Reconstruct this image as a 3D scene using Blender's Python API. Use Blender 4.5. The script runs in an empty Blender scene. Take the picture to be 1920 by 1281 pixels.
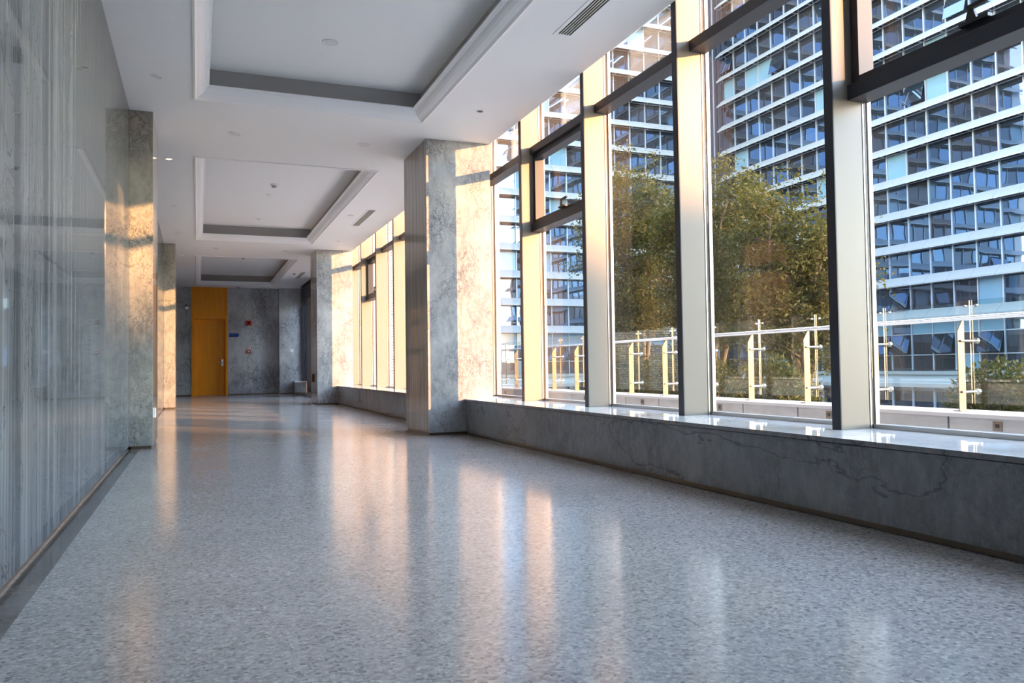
import bpy, bmesh, math, random
from mathutils import Vector, Matrix
import numpy as np
random.seed(7)
S = bpy.context.scene
COL = S.collection
PI = math.pi

# ------------------------------------------------------------------ helpers
class MB:
    """collects shapes and links them as one mesh object"""
    def __init__(s):
        s.v = []; s.f = []
    def quad(s, a, b, c, d):
        n = len(s.v); s.v += [tuple(a), tuple(b), tuple(c), tuple(d)]; s.f.append((n, n+1, n+2, n+3)); return s
    def box(s, x0, x1, y0, y1, z0, z1):
        n = len(s.v)
        s.v += [(x0,y0,z0),(x1,y0,z0),(x1,y1,z0),(x0,y1,z0),(x0,y0,z1),(x1,y0,z1),(x1,y1,z1),(x0,y1,z1)]
        for q in ((0,3,2,1),(4,5,6,7),(0,1,5,4),(1,2,6,5),(2,3,7,6),(3,0,4,7)):
            s.f.append(tuple(n+i for i in q))
        return s
    def prism(s, pts, axis, a, b):
        """extrude a closed 2D outline along an axis; 2D coordinates are the other two axes in order"""
        n = len(s.v); m = len(pts)
        def mk(p, t):
            return {'x': (t, p[0], p[1]), 'y': (p[0], t, p[1]), 'z': (p[0], p[1], t)}[axis]
        s.v += [mk(p, a) for p in pts] + [mk(p, b) for p in pts]
        s.f.append(tuple(n+i for i in range(m))); s.f.append(tuple(n+m+i for i in reversed(range(m))))
        for i in range(m):
            j = (i+1) % m; s.f.append((n+j, n+i, n+m+i, n+m+j))
        return s
    def tube(s, path, radii, seg=12, cap=True):
        n0 = len(s.v); k = len(path)
        if not hasattr(radii, '__len__'): radii = [radii]*k
        P = [Vector(p) for p in path]
        for i, p in enumerate(P):
            t = (P[min(i+1,k-1)] - P[max(i-1,0)])
            if t.length < 1e-9: t = P[-1]-P[0]
            t.normalize()
            u = t.cross(Vector((0,0,1)) if abs(t.z) < .9 else Vector((1,0,0))).normalized(); w = t.cross(u)
            for j in range(seg):
                a = 2*PI*j/seg; s.v.append(tuple(p + (u*math.cos(a)+w*math.sin(a))*radii[i]))
        for i in range(k-1):
            for j in range(seg):
                a = n0+i*seg+j; b = n0+i*seg+(j+1) % seg; s.f.append((a, b, b+seg, a+seg))
        if cap:
            s.f.append(tuple(n0+j for j in reversed(range(seg)))); s.f.append(tuple(n0+(k-1)*seg+j for j in range(seg)))
        return s
    def lathe(s, cx, cy, prof, seg=32):
        """prof: list of (radius, z)"""
        n0 = len(s.v); k = len(prof)
        for r, z in prof:
            for j in range(seg):
                a = 2*PI*j/seg; s.v.append((cx+r*math.cos(a), cy+r*math.sin(a), z))
        for i in range(k-1):
            for j in range(seg):
                a = n0+i*seg+j; b = n0+i*seg+(j+1) % seg; s.f.append((a, b, b+seg, a+seg))
        s.f.append(tuple(n0+j for j in reversed(range(seg)))); s.f.append(tuple(n0+(k-1)*seg+j for j in range(seg)))
        return s
    def build(s, name, mat, parent=None, bevel=0, smooth=False, loc=None):
        me = bpy.data.meshes.new(name); me.from_pydata(s.v, [], s.f); me.validate()
        bm = bmesh.new(); bm.from_mesh(me)
        bmesh.ops.recalc_face_normals(bm, faces=bm.faces)
        if bevel:
            bmesh.ops.bevel(bm, geom=[e for e in bm.edges if len(e.link_faces) == 2], offset=bevel, segments=2, profile=.6, affect='EDGES')
        bm.to_mesh(me); bm.free()
        if smooth:
            me.polygons.foreach_set('use_smooth', [True]*len(me.polygons))
        me.materials.append(mat)
        o = bpy.data.objects.new(name, me); COL.objects.link(o)
        if parent: o.parent = parent
        if loc: o.location = loc
        return o

def tag(o, label=None, cat=None, group=None, kind=None):
    if label: o['label'] = label
    if cat: o['category'] = cat
    if group: o['group'] = group
    if kind: o['kind'] = kind
    return o
def empty(name, loc=(0,0,0)):
    o = bpy.data.objects.new(name, None); COL.objects.link(o); o.location = loc; o.empty_display_size = .2; return o
def copy_tree(o, parent=None):
    c = o.copy(); COL.objects.link(c)
    inv = o.matrix_parent_inverse.copy(); c.parent = parent
    if parent: c.matrix_parent_inverse = inv
    for ch in [x for x in COL.objects if x.parent == o]:
        copy_tree(ch, c)
    return c

# ------------------------------------------------------------------ materials
def newmat(name):
    m = bpy.data.materials.new(name); m.use_nodes = True
    nt = m.node_tree; nt.nodes.clear()
    out = nt.nodes.new('ShaderNodeOutputMaterial'); return m, nt, out
def N(nt, t, **kw):
    n = nt.nodes.new(t)
    for k, v in kw.items():
        if k.startswith('_'): setattr(n, k[1:], v)
        else: n.inputs[k.replace('__', ' ')].default_value = v
    return n
def L(nt, a, b): nt.links.new(a, b)
def rgb(c): return (c[0], c[1], c[2], 1)
def ramp(nt, src, stops, interp='LINEAR'):
    r = nt.nodes.new('ShaderNodeValToRGB'); r.color_ramp.interpolation = interp
    e = r.color_ramp.elements
    while len(e) < len(stops): e.new(.5)
    for i, (p, c) in enumerate(stops):
        e[i].position = p; e[i].color = rgb(c) if hasattr(c, '__len__') else (c, c, c, 1)
    L(nt, src, r.inputs[0]); return r.outputs[0]
def mixc(nt, f, a, b, mode='MIX'):
    m = nt.nodes.new('ShaderNodeMix'); m.data_type = 'RGBA'; m.blend_type = mode
    for s, v in ((m.inputs[0], f), (m.inputs[6], a), (m.inputs[7], b)):
        if hasattr(v, 'is_output'): L(nt, v, s)
        elif hasattr(v, '__len__'): s.default_value = rgb(v)
        else: s.default_value = v
    return m.outputs[2]
def vec(nt, scale=(1,1,1), rot=(0,0,0), loc=(0,0,0)):
    g = nt.nodes.new('ShaderNodeNewGeometry')
    m = nt.nodes.new('ShaderNodeMapping'); m.inputs['Scale'].default_value = scale; m.inputs['Rotation'].default_value = rot; m.inputs['Location'].default_value = loc
    L(nt, g.outputs['Position'], m.inputs['Vector']); return m.outputs['Vector']
def noise(nt, v, scale=5, detail=6, rough=.6, dist=0):
    n = N(nt, 'ShaderNodeTexNoise', Scale=scale, Detail=detail, Roughness=rough, Distortion=dist); L(nt, v, n.inputs['Vector']); return n.outputs['Fac']
def mathn(nt, op, a, b=None, clamp=False):
    m = nt.nodes.new('ShaderNodeMath'); m.operation = op; m.use_clamp = clamp
    for s, v in ((m.inputs[0], a), (m.inputs[1], b)):
        if v is None: continue
        if hasattr(v, 'is_output'): L(nt, v, s)
        else: s.default_value = v
    return m.outputs[0]
def principled(nt, out, color, rough=.5, metal=0, spec=.5, ior=1.45, coat=0, bump=None, bstr=.1, bdist=.01):
    p = nt.nodes.new('ShaderNodeBsdfPrincipled')
    if hasattr(color, 'is_output'): L(nt, color, p.inputs['Base Color'])
    else: p.inputs['Base Color'].default_value = rgb(color)
    if hasattr(rough, 'is_output'): L(nt, rough, p.inputs['Roughness'])
    else: p.inputs['Roughness'].default_value = rough
    p.inputs['Metallic'].default_value = metal; p.inputs['IOR'].default_value = ior
    p.inputs['Specular IOR Level'].default_value = spec
    p.inputs['Coat Weight'].default_value = coat; p.inputs['Coat Roughness'].default_value = .02
    if bump is not None:
        b = N(nt, 'ShaderNodeBump', Strength=bstr, Distance=bdist); L(nt, bump, b.inputs['Height']); L(nt, b.outputs[0], p.inputs['Normal'])
    L(nt, p.outputs[0], out.inputs[0]); return p
def plain(name, c, rough=.5, metal=0, spec=.5, var=0, vscale=3):
    m, nt, out = newmat(name)
    if var:
        n = noise(nt, vec(nt), vscale, 4)
        c = mixc(nt, n, tuple(x*(1-var) for x in c), tuple(min(1, x*(1+var)) for x in c))
    principled(nt, out, c, rough, metal, spec); return m

def marble_vertical(name, dark, light, rough=.05, sx=9, sz=.35, cracks=.25, ior=1.5, honed=0):
    """polished marble whose grain runs vertically"""
    m, nt, out = newmat(name)
    a = noise(nt, vec(nt, (sx, sx, sz)), 1.0, 8, .65, .6)
    b = noise(nt, vec(nt, (sx*4, sx*4, sz*2.2), loc=(3, 1, 5)), 1.0, 6, .7, .4)
    c = noise(nt, vec(nt, (.7, .7, .35), loc=(9, 4, 1)), 1.0, 3, .5)
    base = ramp(nt, a, [(.36, dark), (.5, tuple((x+y)/2 for x, y in zip(dark, light))), (.64, light)])
    base = mixc(nt, ramp(nt, b, [(.48, 0.), (.70, .6)]), base, tuple(min(1, x*1.4) for x in light))
    base = mixc(nt, ramp(nt, c, [(.35, .5), (.65, 0.)]), base, dark)
    k = noise(nt, vec(nt, (2.2, 2.2, 1.1), loc=(1, 7, 2)), 1.3, 9, .62, 1.3)
    k = mathn(nt, 'ABSOLUTE', mathn(nt, 'SUBTRACT', k, .5))
    base = mixc(nt, ramp(nt, k, [(0.0, cracks), (.012, 0.)]), base, tuple(x*.35 for x in dark))
    p = principled(nt, out, base, rough, ior=ior)
    if honed:      # partly honed stone: part of the face does not mirror
        df = nt.nodes.new('ShaderNodeBsdfDiffuse'); L(nt, base, df.inputs[0])
        mx = nt.nodes.new('ShaderNodeMixShader'); mx.inputs[0].default_value = honed
        L(nt, p.outputs[0], mx.inputs[1]); L(nt, df.outputs[0], mx.inputs[2]); L(nt, mx.outputs[0], out.inputs[0])
    return m

def marble_crackled(name, dark, light, veinc, rough=.08, scale=1.0, amt=.7, big=.0):
    """grey marble with a net of fine dark veins"""
    m, nt, out = newmat(name)
    v = vec(nt, (scale, scale, scale*.8))
    cl = noise(nt, v, 1.1, 5, .55, .3)
    fine = noise(nt, vec(nt, (scale*2.2, scale*2.2, scale), loc=(4, 4, 0)), 6.0, 8, .7, .2)
    base = ramp(nt, cl, [(.32, dark), (.66, light)])
    base = mixc(nt, ramp(nt, fine, [(.4, .0), (.7, .5)]), base, tuple(min(1, x*1.35) for x in light))
    # warped voronoi edges = the vein net
    w = N(nt, 'ShaderNodeTexNoise', Scale=3.5, Detail=7, Roughness=.65); L(nt, v, w.inputs['Vector'])
    wv = nt.nodes.new('ShaderNodeVectorMath'); wv.operation = 'SCALE'; wv.inputs['Scale'].default_value = .55
    L(nt, w.outputs['Color'], wv.inputs[0])
    ad = nt.nodes.new('ShaderNodeVectorMath'); ad.operation = 'ADD'; L(nt, v, ad.inputs[0]); L(nt, wv.outputs[0], ad.inputs[1])
    for sc, wid, st in ((3.6, .04, amt*.85), (10., .09, amt*.7), (24., .14, amt*.4)):
        vo = N(nt, 'ShaderNodeTexVoronoi', Scale=sc); vo.feature = 'DISTANCE_TO_EDGE'; L(nt, ad.outputs[0], vo.inputs['Vector'])
        mask = ramp(nt, noise(nt, v, 1.7, 4, .5), [(.38, 0.), (.62, 1.)])
        f = mathn(nt, 'MULTIPLY', ramp(nt, vo.outputs['Distance'], [(0., st), (wid, 0.)]), mask)
        base = mixc(nt, f, base, veinc)
    if big:
        k = mathn(nt, 'ABSOLUTE', mathn(nt, 'SUBTRACT', noise(nt, vec(nt, (.35, .42, 1.1), rot=(.35, 0, 0), loc=(0, 1.3, .4)), .9, 9, .52, .25), .5))
        base = mixc(nt, ramp(nt, k, [(0., big), (.0035, 0.)]), base, (.02, .017, .018))
    principled(nt, out, base, rough); return m

M = {}
M['wall'] = marble_vertical('polished blue grey marble', (.05, .06, .073), (.165, .175, .19), .03, 11, .22, .6, ior=1.33, honed=.36)
M['colside'] = marble_vertical('vertical grained brown grey marble', (.21, .19, .175), (.40, .365, .335), .06, 12, .5, .2)
M['crackle'] = marble_crackled('crackled grey marble', (.17, .182, .205), (.36, .362, .37), (.06, .064, .08), .07, 1.6, .75)
M['crackle_dark'] = marble_crackled('crackled dark blue grey marble', (.22, .24, .27), (.52, .55, .58), (.10, .11, .13), .06, .9, .85)
M['pillar'] = marble_crackled('veined grey pillar marble', (.12, .128, .135), (.30, .295, .275), (.035, .035, .035), .07, 1.3, .85)
M['plinth'] = marble_crackled('matt dark grey marble', (.14, .142, .15), (.25, .25, .255), (.07, .065, .065), .2, 1.3, .4, .5)
M['sill'] = marble_crackled('polished pale grey marble', (.62, .64, .66), (.80, .81, .82), (.45, .46, .48), .03, .8, .3)

def floor_mat():
    m, nt, out = newmat('speckled grey granite floor')
    v = vec(nt)
    vo = N(nt, 'ShaderNodeTexVoronoi', Scale=95.); L(nt, v, vo.inputs['Vector'])
    sep = nt.nodes.new('ShaderNodeSeparateColor'); L(nt, vo.outputs['Color'], sep.inputs[0])
    base = ramp(nt, sep.outputs[0], [(0., (.16, .165, .175)), (.10, (.27, .275, .28)), (.4, (.36, .36, .365)), (.8, (.42, .42, .42)), (1., (.52, .52, .51))])
    n1 = noise(nt, v, 38., 5, .75)
    base = mixc(nt, ramp(nt, n1, [(.34, .65), (.48, 0.)]), base, (.19, .19, .20))
    n3 = noise(nt, vec(nt, loc=(5, 5, 0)), 60., 3, .6)
    base = mixc(nt, ramp(nt, n3, [(.56, 0.), (.7, .7)]), base, (.62, .62, .60))
    n2 = noise(nt, vec(nt, (.5, 1.3, 1)), 1.2, 4, .6)
    base = mixc(nt, ramp(nt, n2, [(.3, .25), (.65, 0.)]), base, (.20, .20, .20))
    r = ramp(nt, noise(nt, vec(nt, loc=(2, 2, 2)), 2.2, 4, .6), [(.3, .12), (.7, .17)])
    principled(nt, out, base, r, bump=n1, bstr=.02, bdist=.002); return m
M['floor'] = floor_mat()
M['floor_border'] = marble_crackled('dark floor border stone', (.07, .07, .07), (.17, .165, .16), (.03, .03, .03), .1, 3, .4)
M['ceiling'] = plain('white painted plaster', (.88, .88, .875), .6, var=.01, vscale=1.2)
M['cornice'] = plain('white painted cornice', (.86, .86, .87), .4)
M['white_plastic'] = plain('white plastic', (.8, .8, .79), .35)
M['grey_plastic'] = plain('grey plastic', (.35, .35, .35), .4)
M['black'] = plain('black enamel', (.012, .012, .014), .35)
M['slot'] = plain('dark duct', (.03, .028, .025), .7)
M['bronze'] = plain('brushed bronze skirting', (.15, .115, .085), .3, .7, var=.12, vscale=2)
M['shadow_gap'] = plain('dark joint', (.02, .018, .016), .8)
M['dark_alu'] = plain('dark grey powder coated aluminium', (.028, .031, .040), .42)
M['cream_alu'] = plain('champagne coated aluminium', (.21, .184, .158), .38, .0, var=.03)
M['seal'] = plain('brown rubber seal', (.07, .045, .03), .5)
M['bead'] = plain('bright aluminium bead', (.50, .49, .47), .3, .5)
M['steel'] = plain('brushed stainless steel', (.17, .13, .08), .35, .3)
M['rail_steel'] = plain('polished stainless rail', (.75, .76, .78), .16, .95)
M['red'] = plain('red plastic', (.45, .015, .012), .35)
M['blue'] = plain('blue sign enamel', (.01, .07, .30), .4)
M['taupe'] = plain('taupe laminate', (.22, .19, .17), .45)
M['leather'] = M['taupe']

def wood_mat():
    m, nt, out = newmat('orange stained wood veneer')
    g = noise(nt, vec(nt, (18, 18, .8)), 1.5, 8, .6, .8)
    c = ramp(nt, g, [(.3, (.74, .25, .004)), (.7, (.88, .35, .008))])
    principled(nt, out, c, .28); return m
M['wood'] = wood_mat()
M['inlay'] = plain('pale brass inlay', (.62, .38, .12), .3, .3)

def tile_mat():
    m, nt, out = newmat('beige grey terrace stone')
    n = noise(nt, vec(nt, (1, 1.5, 3)), 2.5, 6, .6)
    c = ramp(nt, n, [(.3, (.36, .345, .33)), (.7, (.46, .44, .425))])
    principled(nt, out, c, .5); return m
M['parapet'] = tile_mat()
M['coping'] = plain('pale coping stone', (.52, .49, .48), .45, var=.04)
M['soil'] = plain('dark soil and ground cover', (.05, .06, .03), .9, var=.4, vscale=6)
M['paving'] = plain('grey courtyard paving', (.22, .22, .21), .8, var=.15, vscale=.5)

def glass_mat(name, tint, refl=1.0, ior=1.5):
    m, nt, out = newmat(name)
    lw = N(nt, 'ShaderNodeLayerWeight', Blend=.5)          # facing = 1 - |cos|, the same from both sides of the thin pane
    f5 = mathn(nt, 'POWER', lw.outputs['Facing'], 5.0)
    fr = mathn(nt, 'ADD', mathn(nt, 'MULTIPLY', f5, .96), .038, clamp=True)
    t = nt.nodes.new('ShaderNodeBsdfTransparent'); t.inputs[0].default_value = rgb(tint)
    g = N(nt, 'ShaderNodeBsdfGlossy', Roughness=0.0); g.inputs[0].default_value = (refl, refl, refl, 1)
    mx = nt.nodes.new('ShaderNodeMixShader'); L(nt, fr, mx.inputs[0]); L(nt, t.outputs[0], mx.inputs[1]); L(nt, g.outputs[0], mx.inputs[2])
    L(nt, mx.outputs[0], out.inputs[0]); return m
M['pane'] = glass_mat('clear window glass', (.93, .95, .96), .9, 1.45)
M['rail_glass'] = glass_mat('balustrade glass', (.88, .93, .92), .9, 1.5)
M['glass_edge'] = plain('polished glass edge', (.22, .18, .12), .2)

def facade_glass(name, deep, tint, metal):
    m, nt, out = newmat(name)
    bump = noise(nt, vec(nt, (.4, .4, .55)), 1.0, 1, .4)
    at = nt.nodes.new('ShaderNodeNewGeometry')
    c = mixc(nt, ramp(nt, at.outputs['Random Per Island'], [(0., 0.), (1., 1.)]), tuple(x*.75 for x in tint), tint)
    p = principled(nt, out, c, .015, metal, bump=bump, bstr=.05, bdist=.12)
    return m
M['fglass'] = facade_glass('blue tinted mirror glazing', (.02, .04, .07), (.115, .175, .265), .92)
M['fglass_dark'] = facade_glass('dark blue glazing', (.02, .03, .05), (.07, .085, .115), .8)
M['fglass_pale'] = plain('pale blue blinds behind glass', (.09, .18, .26), .12)
M['louvre'] = plain('pale blue white aluminium louvre', (.18, .215, .24), .4, .0, var=.03, vscale=.4)
M['fmullion'] = plain('grey blue facade mullion', (.22, .27, .34), .35, .3)
M['fpanel'] = plain('light blue metal panel', (.30, .38, .44), .45)

def leaf_mat():
    m, nt, out = newmat('tree leaves')
    g = nt.nodes.new('ShaderNodeNewGeometry')
    n = noise(nt, vec(nt), .9, 3, .5)
    c1 = ramp(nt, g.outputs['Random Per Island'], [(0., (.014, .024, .006)), (.45, (.042, .056, .014)), (.8, (.088, .095, .022)), (1., (.13, .115, .03))])
    c = mixc(nt, ramp(nt, n, [(.35, 0.), (.65, .45)]), c1, (.075, .062, .018))
    d = nt.nodes.new('ShaderNodeBsdfPrincipled'); L(nt, c, d.inputs['Base Color']); d.inputs['Roughness'].default_value = .75; d.inputs['Specular IOR Level'].default_value = .2
    t = nt.nodes.new('ShaderNodeBsdfTranslucent'); L(nt, mixc(nt, .5, c, (.14, .14, .025)), t.inputs[0])
    mx = nt.nodes.new('ShaderNodeMixShader'); mx.inputs[0].default_value = .35
    L(nt, d.outputs[0], mx.inputs[1]); L(nt, t.outputs[0], mx.inputs[2]); L(nt, mx.outputs[0], out.inputs[0]); return m
M['leaf'] = leaf_mat()
M['bark'] = plain('brown grey bark', (.12, .085, .055), .9, var=.3, vscale=9)

def emit(name, c, s):
    m, nt, out = newmat(name); e = N(nt, 'ShaderNodeEmission', Strength=s); e.inputs[0].default_value = rgb(c); L(nt, e.outputs[0], out.inputs[0]); return m
M['lamp_on'] = emit('glowing warm lamp', (1., .72, .42), 2.2)
M['lamp_off'] = plain('frosted lamp lens', (.72, .72, .70), .3)

# ------------------------------------------------------------------ room measures
XL, XP, XC, XS, XG = -.585, -.384, 2.274, 2.676, 3.0
ZC, ZS = 3.174, .378
YB, YE = -8.2, 24.82
CY = [(-.20, .73), (8.13, 9.09), (16.46, 17.39)]          # the columns
P0, DP = 3.10, 1.3825
TR = [(-6.75, -.75), (1.5, 7.586), (9.70, 15.767), (18.05, 24.02)]   # ceiling trays
TX0, TX1 = 0.0, 2.076
ZT = 3.45

def st(name, mb, mat, **kw):
    return tag(mb.build(name, mat, **kw), kind='structure')

# floor, walls
st('floor', MB().box(XL-.3, 3.4, YB-.3, YE+.5, -.12, 0), M['floor'])
st('trim_1', MB().box(XL, XL+.09, YB, CY[1][0], 0, .0015), M['floor_border'])
# left wall: stone slabs 1.2 m wide with hairline joints
w = MB(); y = YB
edges = [YB]
while edges[-1] < YE: edges.append(edges[-1]+1.36)
for a, b in zip(edges, edges[1:]):
    w.box(XL-.2, XL, a+.0008, min(b, YE)-.0008, .031, ZC+.02)
st('wall_left', w, M['wall'])
st('baseboard_left', MB().box(XL-.2, XL-.014, YB, YE, 0, .031), M['bronze'])
w = MB().box(XL-.3, 3.6, YB-.3, YB, 0, 3.7)
st('wall_back', w, M['crackle_dark'])
# end wall, with the door opening
dx0, dx1 = -.15, .846
w = MB().box(XL-.2, dx0, YE, YE+.3, .02, ZC+.02)
w.box(dx1, 1.545, YE, YE+.3, .02, ZC+.02)
w.box(1.5465, 2.29, YE, YE+.3, .02, ZC+.02)
st('wall_end', w, M['crackle_dark'])
st('baseboard_end', MB().box(XL, dx0, YE-.004, YE+.02, 0, .035).box(dx1, 2.27, YE-.004, YE+.02, 0, .035), M['bronze'])
# door
d = tag(empty('door_1', ((dx0+dx1)/2, YE, 0)), 'tall orange wood door with an upper panel in the grey marble end wall', 'door', kind='structure')
def rel(o, p):
    o.parent = p; o.matrix_parent_inverse = Matrix.Translation(-p.location); return o
lx0, lx1, lz = -.064, .785, 2.238
fr = MB().box(dx0, lx0, YE-.03, YE+.2, 0, ZC).box(lx1, dx1, YE-.03, YE+.2, 0, ZC).box(lx0, lx1, YE-.03, YE+.2, lz, lz+.08)
rel(fr.build('door_frame', M['wood'], bevel=.004), d)
tp = rel(MB().box(lx0, lx1, YE-.005, YE+.03, lz+.08, ZC).build('transom_panel', M['wood']), d)
il = MB()
def inlay(mb, x0, x1, z0, z1, y, t=.006):
    mb.box(x0, x1, y-.002, y, z0, z0+t).box(x0, x1, y-.002, y, z1-t, z1).box(x0, x0+t, y-.002, y, z0, z1).box(x1-t, x1, y-.002, y, z0, z1)
inlay(il, .03, .69, 2.36, 3.0, YE-.005)
rel(il.build('inlay_line', M['inlay']), tp)
lf = rel(MB().box(lx0, lx1, YE+.10, YE+.15, .006, lz).build('door_leaf', M['wood']), d)
il = MB(); inlay(il, .05, .66, .12, 2.02, YE+.10)
rel(il.build('inlay_line', M['inlay']), lf)
h = MB().box(.67, .72, YE+.092, YE+.10, .86, 1.06)
h.tube([(.70, YE+.10, .965), (.70, YE+.045, .965), (.69, YE+.04, .965), (.58, YE+.04, .965)], .011)
rel(h.build('door_handle', M['rail_steel'], smooth=False), lf)
st('wall_door_reveal', MB().box(dx0, dx1, YE+.2, YE+.3, 0, ZC), M['wood']) if False else None

# ceiling with trays
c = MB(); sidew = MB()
X0, X1 = XL-.2, XG
zt = ZC+.22
c.box(X0, TX0, YB-.3, YE+.4, ZC, zt); c.box(TX1, X1, YB-.3, YE+.4, ZC, zt)
ys = [YB-.3]+[t for p in TR for t in p]+[YE+.4]
for i in range(0, len(ys), 2): c.box(TX0, TX1, ys[i], ys[i+1], ZC, zt)
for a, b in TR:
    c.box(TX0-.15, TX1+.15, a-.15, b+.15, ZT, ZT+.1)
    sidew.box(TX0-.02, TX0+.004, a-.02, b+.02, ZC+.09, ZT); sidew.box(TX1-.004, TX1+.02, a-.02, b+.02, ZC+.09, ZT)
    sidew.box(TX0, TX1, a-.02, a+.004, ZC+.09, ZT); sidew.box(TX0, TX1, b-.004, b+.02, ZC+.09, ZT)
st('ceiling', c, M['ceiling'])
st('trim_9', sidew, plain('grey tray side', (.36, .35, .34), .6))  # tray sides in a darker grey than the ceiling
st('trim_2', MB().box(XG-.02, 3.6, YB-.3, YE+.4, 3.66, 3.8).box(XG-.06, XG, YB, YE+.4, zt, 3.7), M['ceiling'])   # slab edge above the glazing
# cornices: moulded ring round each tray
prof = [(-.03, ZC+.002), (-.03, ZC-.010), (-.012, ZC-.014), (-.004, ZC-.006), (.004, ZC+.004), (.020, ZC+.012), (.045, ZC+.028), (.066, ZC+.05),
        (.078, ZC+.072), (.082, ZC+.076), (.090, ZC+.078), (.092, ZC+.084), (.103, ZC+.086), (.105, ZC+.092), (.105, ZC+.100), (.03, ZC+.100), (.0, ZC+.09)]
for i, (a, b) in enumerate(TR):
    mb = MB(); n = len(prof)
    for d_, z_ in prof:
        mb.v += [(TX0+d_, a+d_, z_), (TX1-d_, a+d_, z_), (TX1-d_, b-d_, z_), (TX0+d_, b-d_, z_)]
    for k in range(n):
        for j in range(4):
            k2 = (k+1) % n; j2 = (j+1) % 4
            mb.f.append((4*k+j, 4*k+j2, 4*k2+j2, 4*k2+j))
    st('trim_%d' % (i+3), mb, M['cornice'])

# ------------------------------------------------------------------ stone columns
def column(x0, x1, y0, y1, label, facemat, sidemat, left=False):
    t = empty('stone_column', ((x0+x1)/2, (y0+y1)/2, 0)); tag(t, label, 'column')
    # slabs: facing panels front / back and side panels, 2 cm thick round a core
    zz = .031
    rel(MB().box(x0+.0, x1, y0, y0+.02, zz, ZC).build('front_panel', facemat, bevel=.0015), t)
    if left: rel(MB().box(x1-.02, x1, y0+.0205, y1, zz, ZC).build('side_panel', sidemat, bevel=.0015), t)
    else: rel(MB().box(x0, x0+.02, y0+.0205, y1, zz, ZC).build('side_panel', sidemat, bevel=.0015), t)
    rel(MB().box(x0+(0 if left else .02), x1-(.02 if left else 0), y1-.02, y1+.0, zz, ZC).build('back_panel', facemat), t)
    rel(MB().box(x0+.021, x1-.021, y0+.021, y1-.021, 0, ZC).build('core', M['shadow_gap']), t)
    g = .014
    rel(MB().box(x0+g, x1-(g if left else 0), y0+g, y1-g, 0, zz-.0005).build('baseboard', M['bronze']), t)
    return t
column(XC, 3.0, CY[1][0], CY[1][1], 'large grey marble column between the near and middle window groups', M['crackle'], M['colside'])
column(XC, 3.0, CY[2][0], CY[2][1], 'farther grey marble column on the window side, carrying a small oval fitting', M['crackle'], M['colside'])
column(XC, 3.0, CY[0][0], CY[0][1], 'grey marble column beside the camera on the window side', M['crackle'], M['colside'])
column(XL+.0, XP, CY[1][0], CY[1][1], 'nearer half column of veined marble standing on the left wall', M['pillar'], M['colside'], True)
column(XL+.0, XP, CY[2][0], CY[2][1], 'farther sunlit half column on the left wall', M['pillar'], M['colside'], True)
column(XL+.0, XP, CY[0][0], CY[0][1], 'half column on the left wall beside the camera', M['pillar'], M['colside'], True)
t = tag(empty('stone_column', (2.63, 24.7, 0)), 'bluish marble half column at the right end of the end wall, with a white switch', 'column')
rel(MB().box(2.29, 2.965, 24.60, 24.62, .031, ZC).build('front_panel', M['crackle_dark'], bevel=.0015), t)
rel(MB().box(2.29, 2.31, 24.6205, 24.9, .031, ZC).build('side_panel', M['crackle_dark']), t)
rel(MB().box(2.311, 2.965, 24.621, 24.9, 0, ZC).build('core', M['shadow_gap']), t)
rel(MB().box(2.30, 2.965, 24.612, 24.62, 0, .031).build('baseboard', M['bronze']), t)

# ------------------------------------------------------------------ stone ledges under the windows
def ledge(y0, y1, label):
    t = tag(empty('window_ledge', (2.95, (y0+y1)/2, 0)), label, 'ledge')
    rel(MB().box(XS+.004, 3.32, y0, y1, ZS-.022, ZS).build('top_slab', M['sill']), t)
    rel(MB().box(XS, XS+.0039, y0, y1, ZS-.022, ZS-.0005).build('slab_edge', M['plinth']), t)
    n = max(1, round((y1-y0)/2.45)); f = MB(); stp = (y1-y0)/n
    for i in range(n): f.box(XS+.012, XS+.04, y0+i*stp+.0007, y0+(i+1)*stp-.0007, .031, ZS-.027)
    rel(f.build('front_panel', M['plinth']), t)
    rel(MB().box(XS+.02, XS+.045, y0, y1, ZS-.027, ZS-.0225).box(XS+.041, 3.3, y0, y1, .0, ZS-.023).build('core', M['shadow_gap']), t)
    b = MB(); yy = y0
    while yy < y1-.01:
        b.box(XS+.024, XS+.0405, yy+.0008, min(yy+2.4, y1)-.0008, .003, .031); yy += 2.4
    rel(b.build('skirting', M['bronze']), t)
    return t
ledge(CY[0][1], CY[1][0], 'long grey marble ledge under the near windows, in front of the trees')
ledge(CY[1][1], CY[2][0], 'grey marble ledge under the middle windows, between the two columns')
ledge(YB, CY[0][0], 'grey marble ledge under the windows behind the camera')

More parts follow.
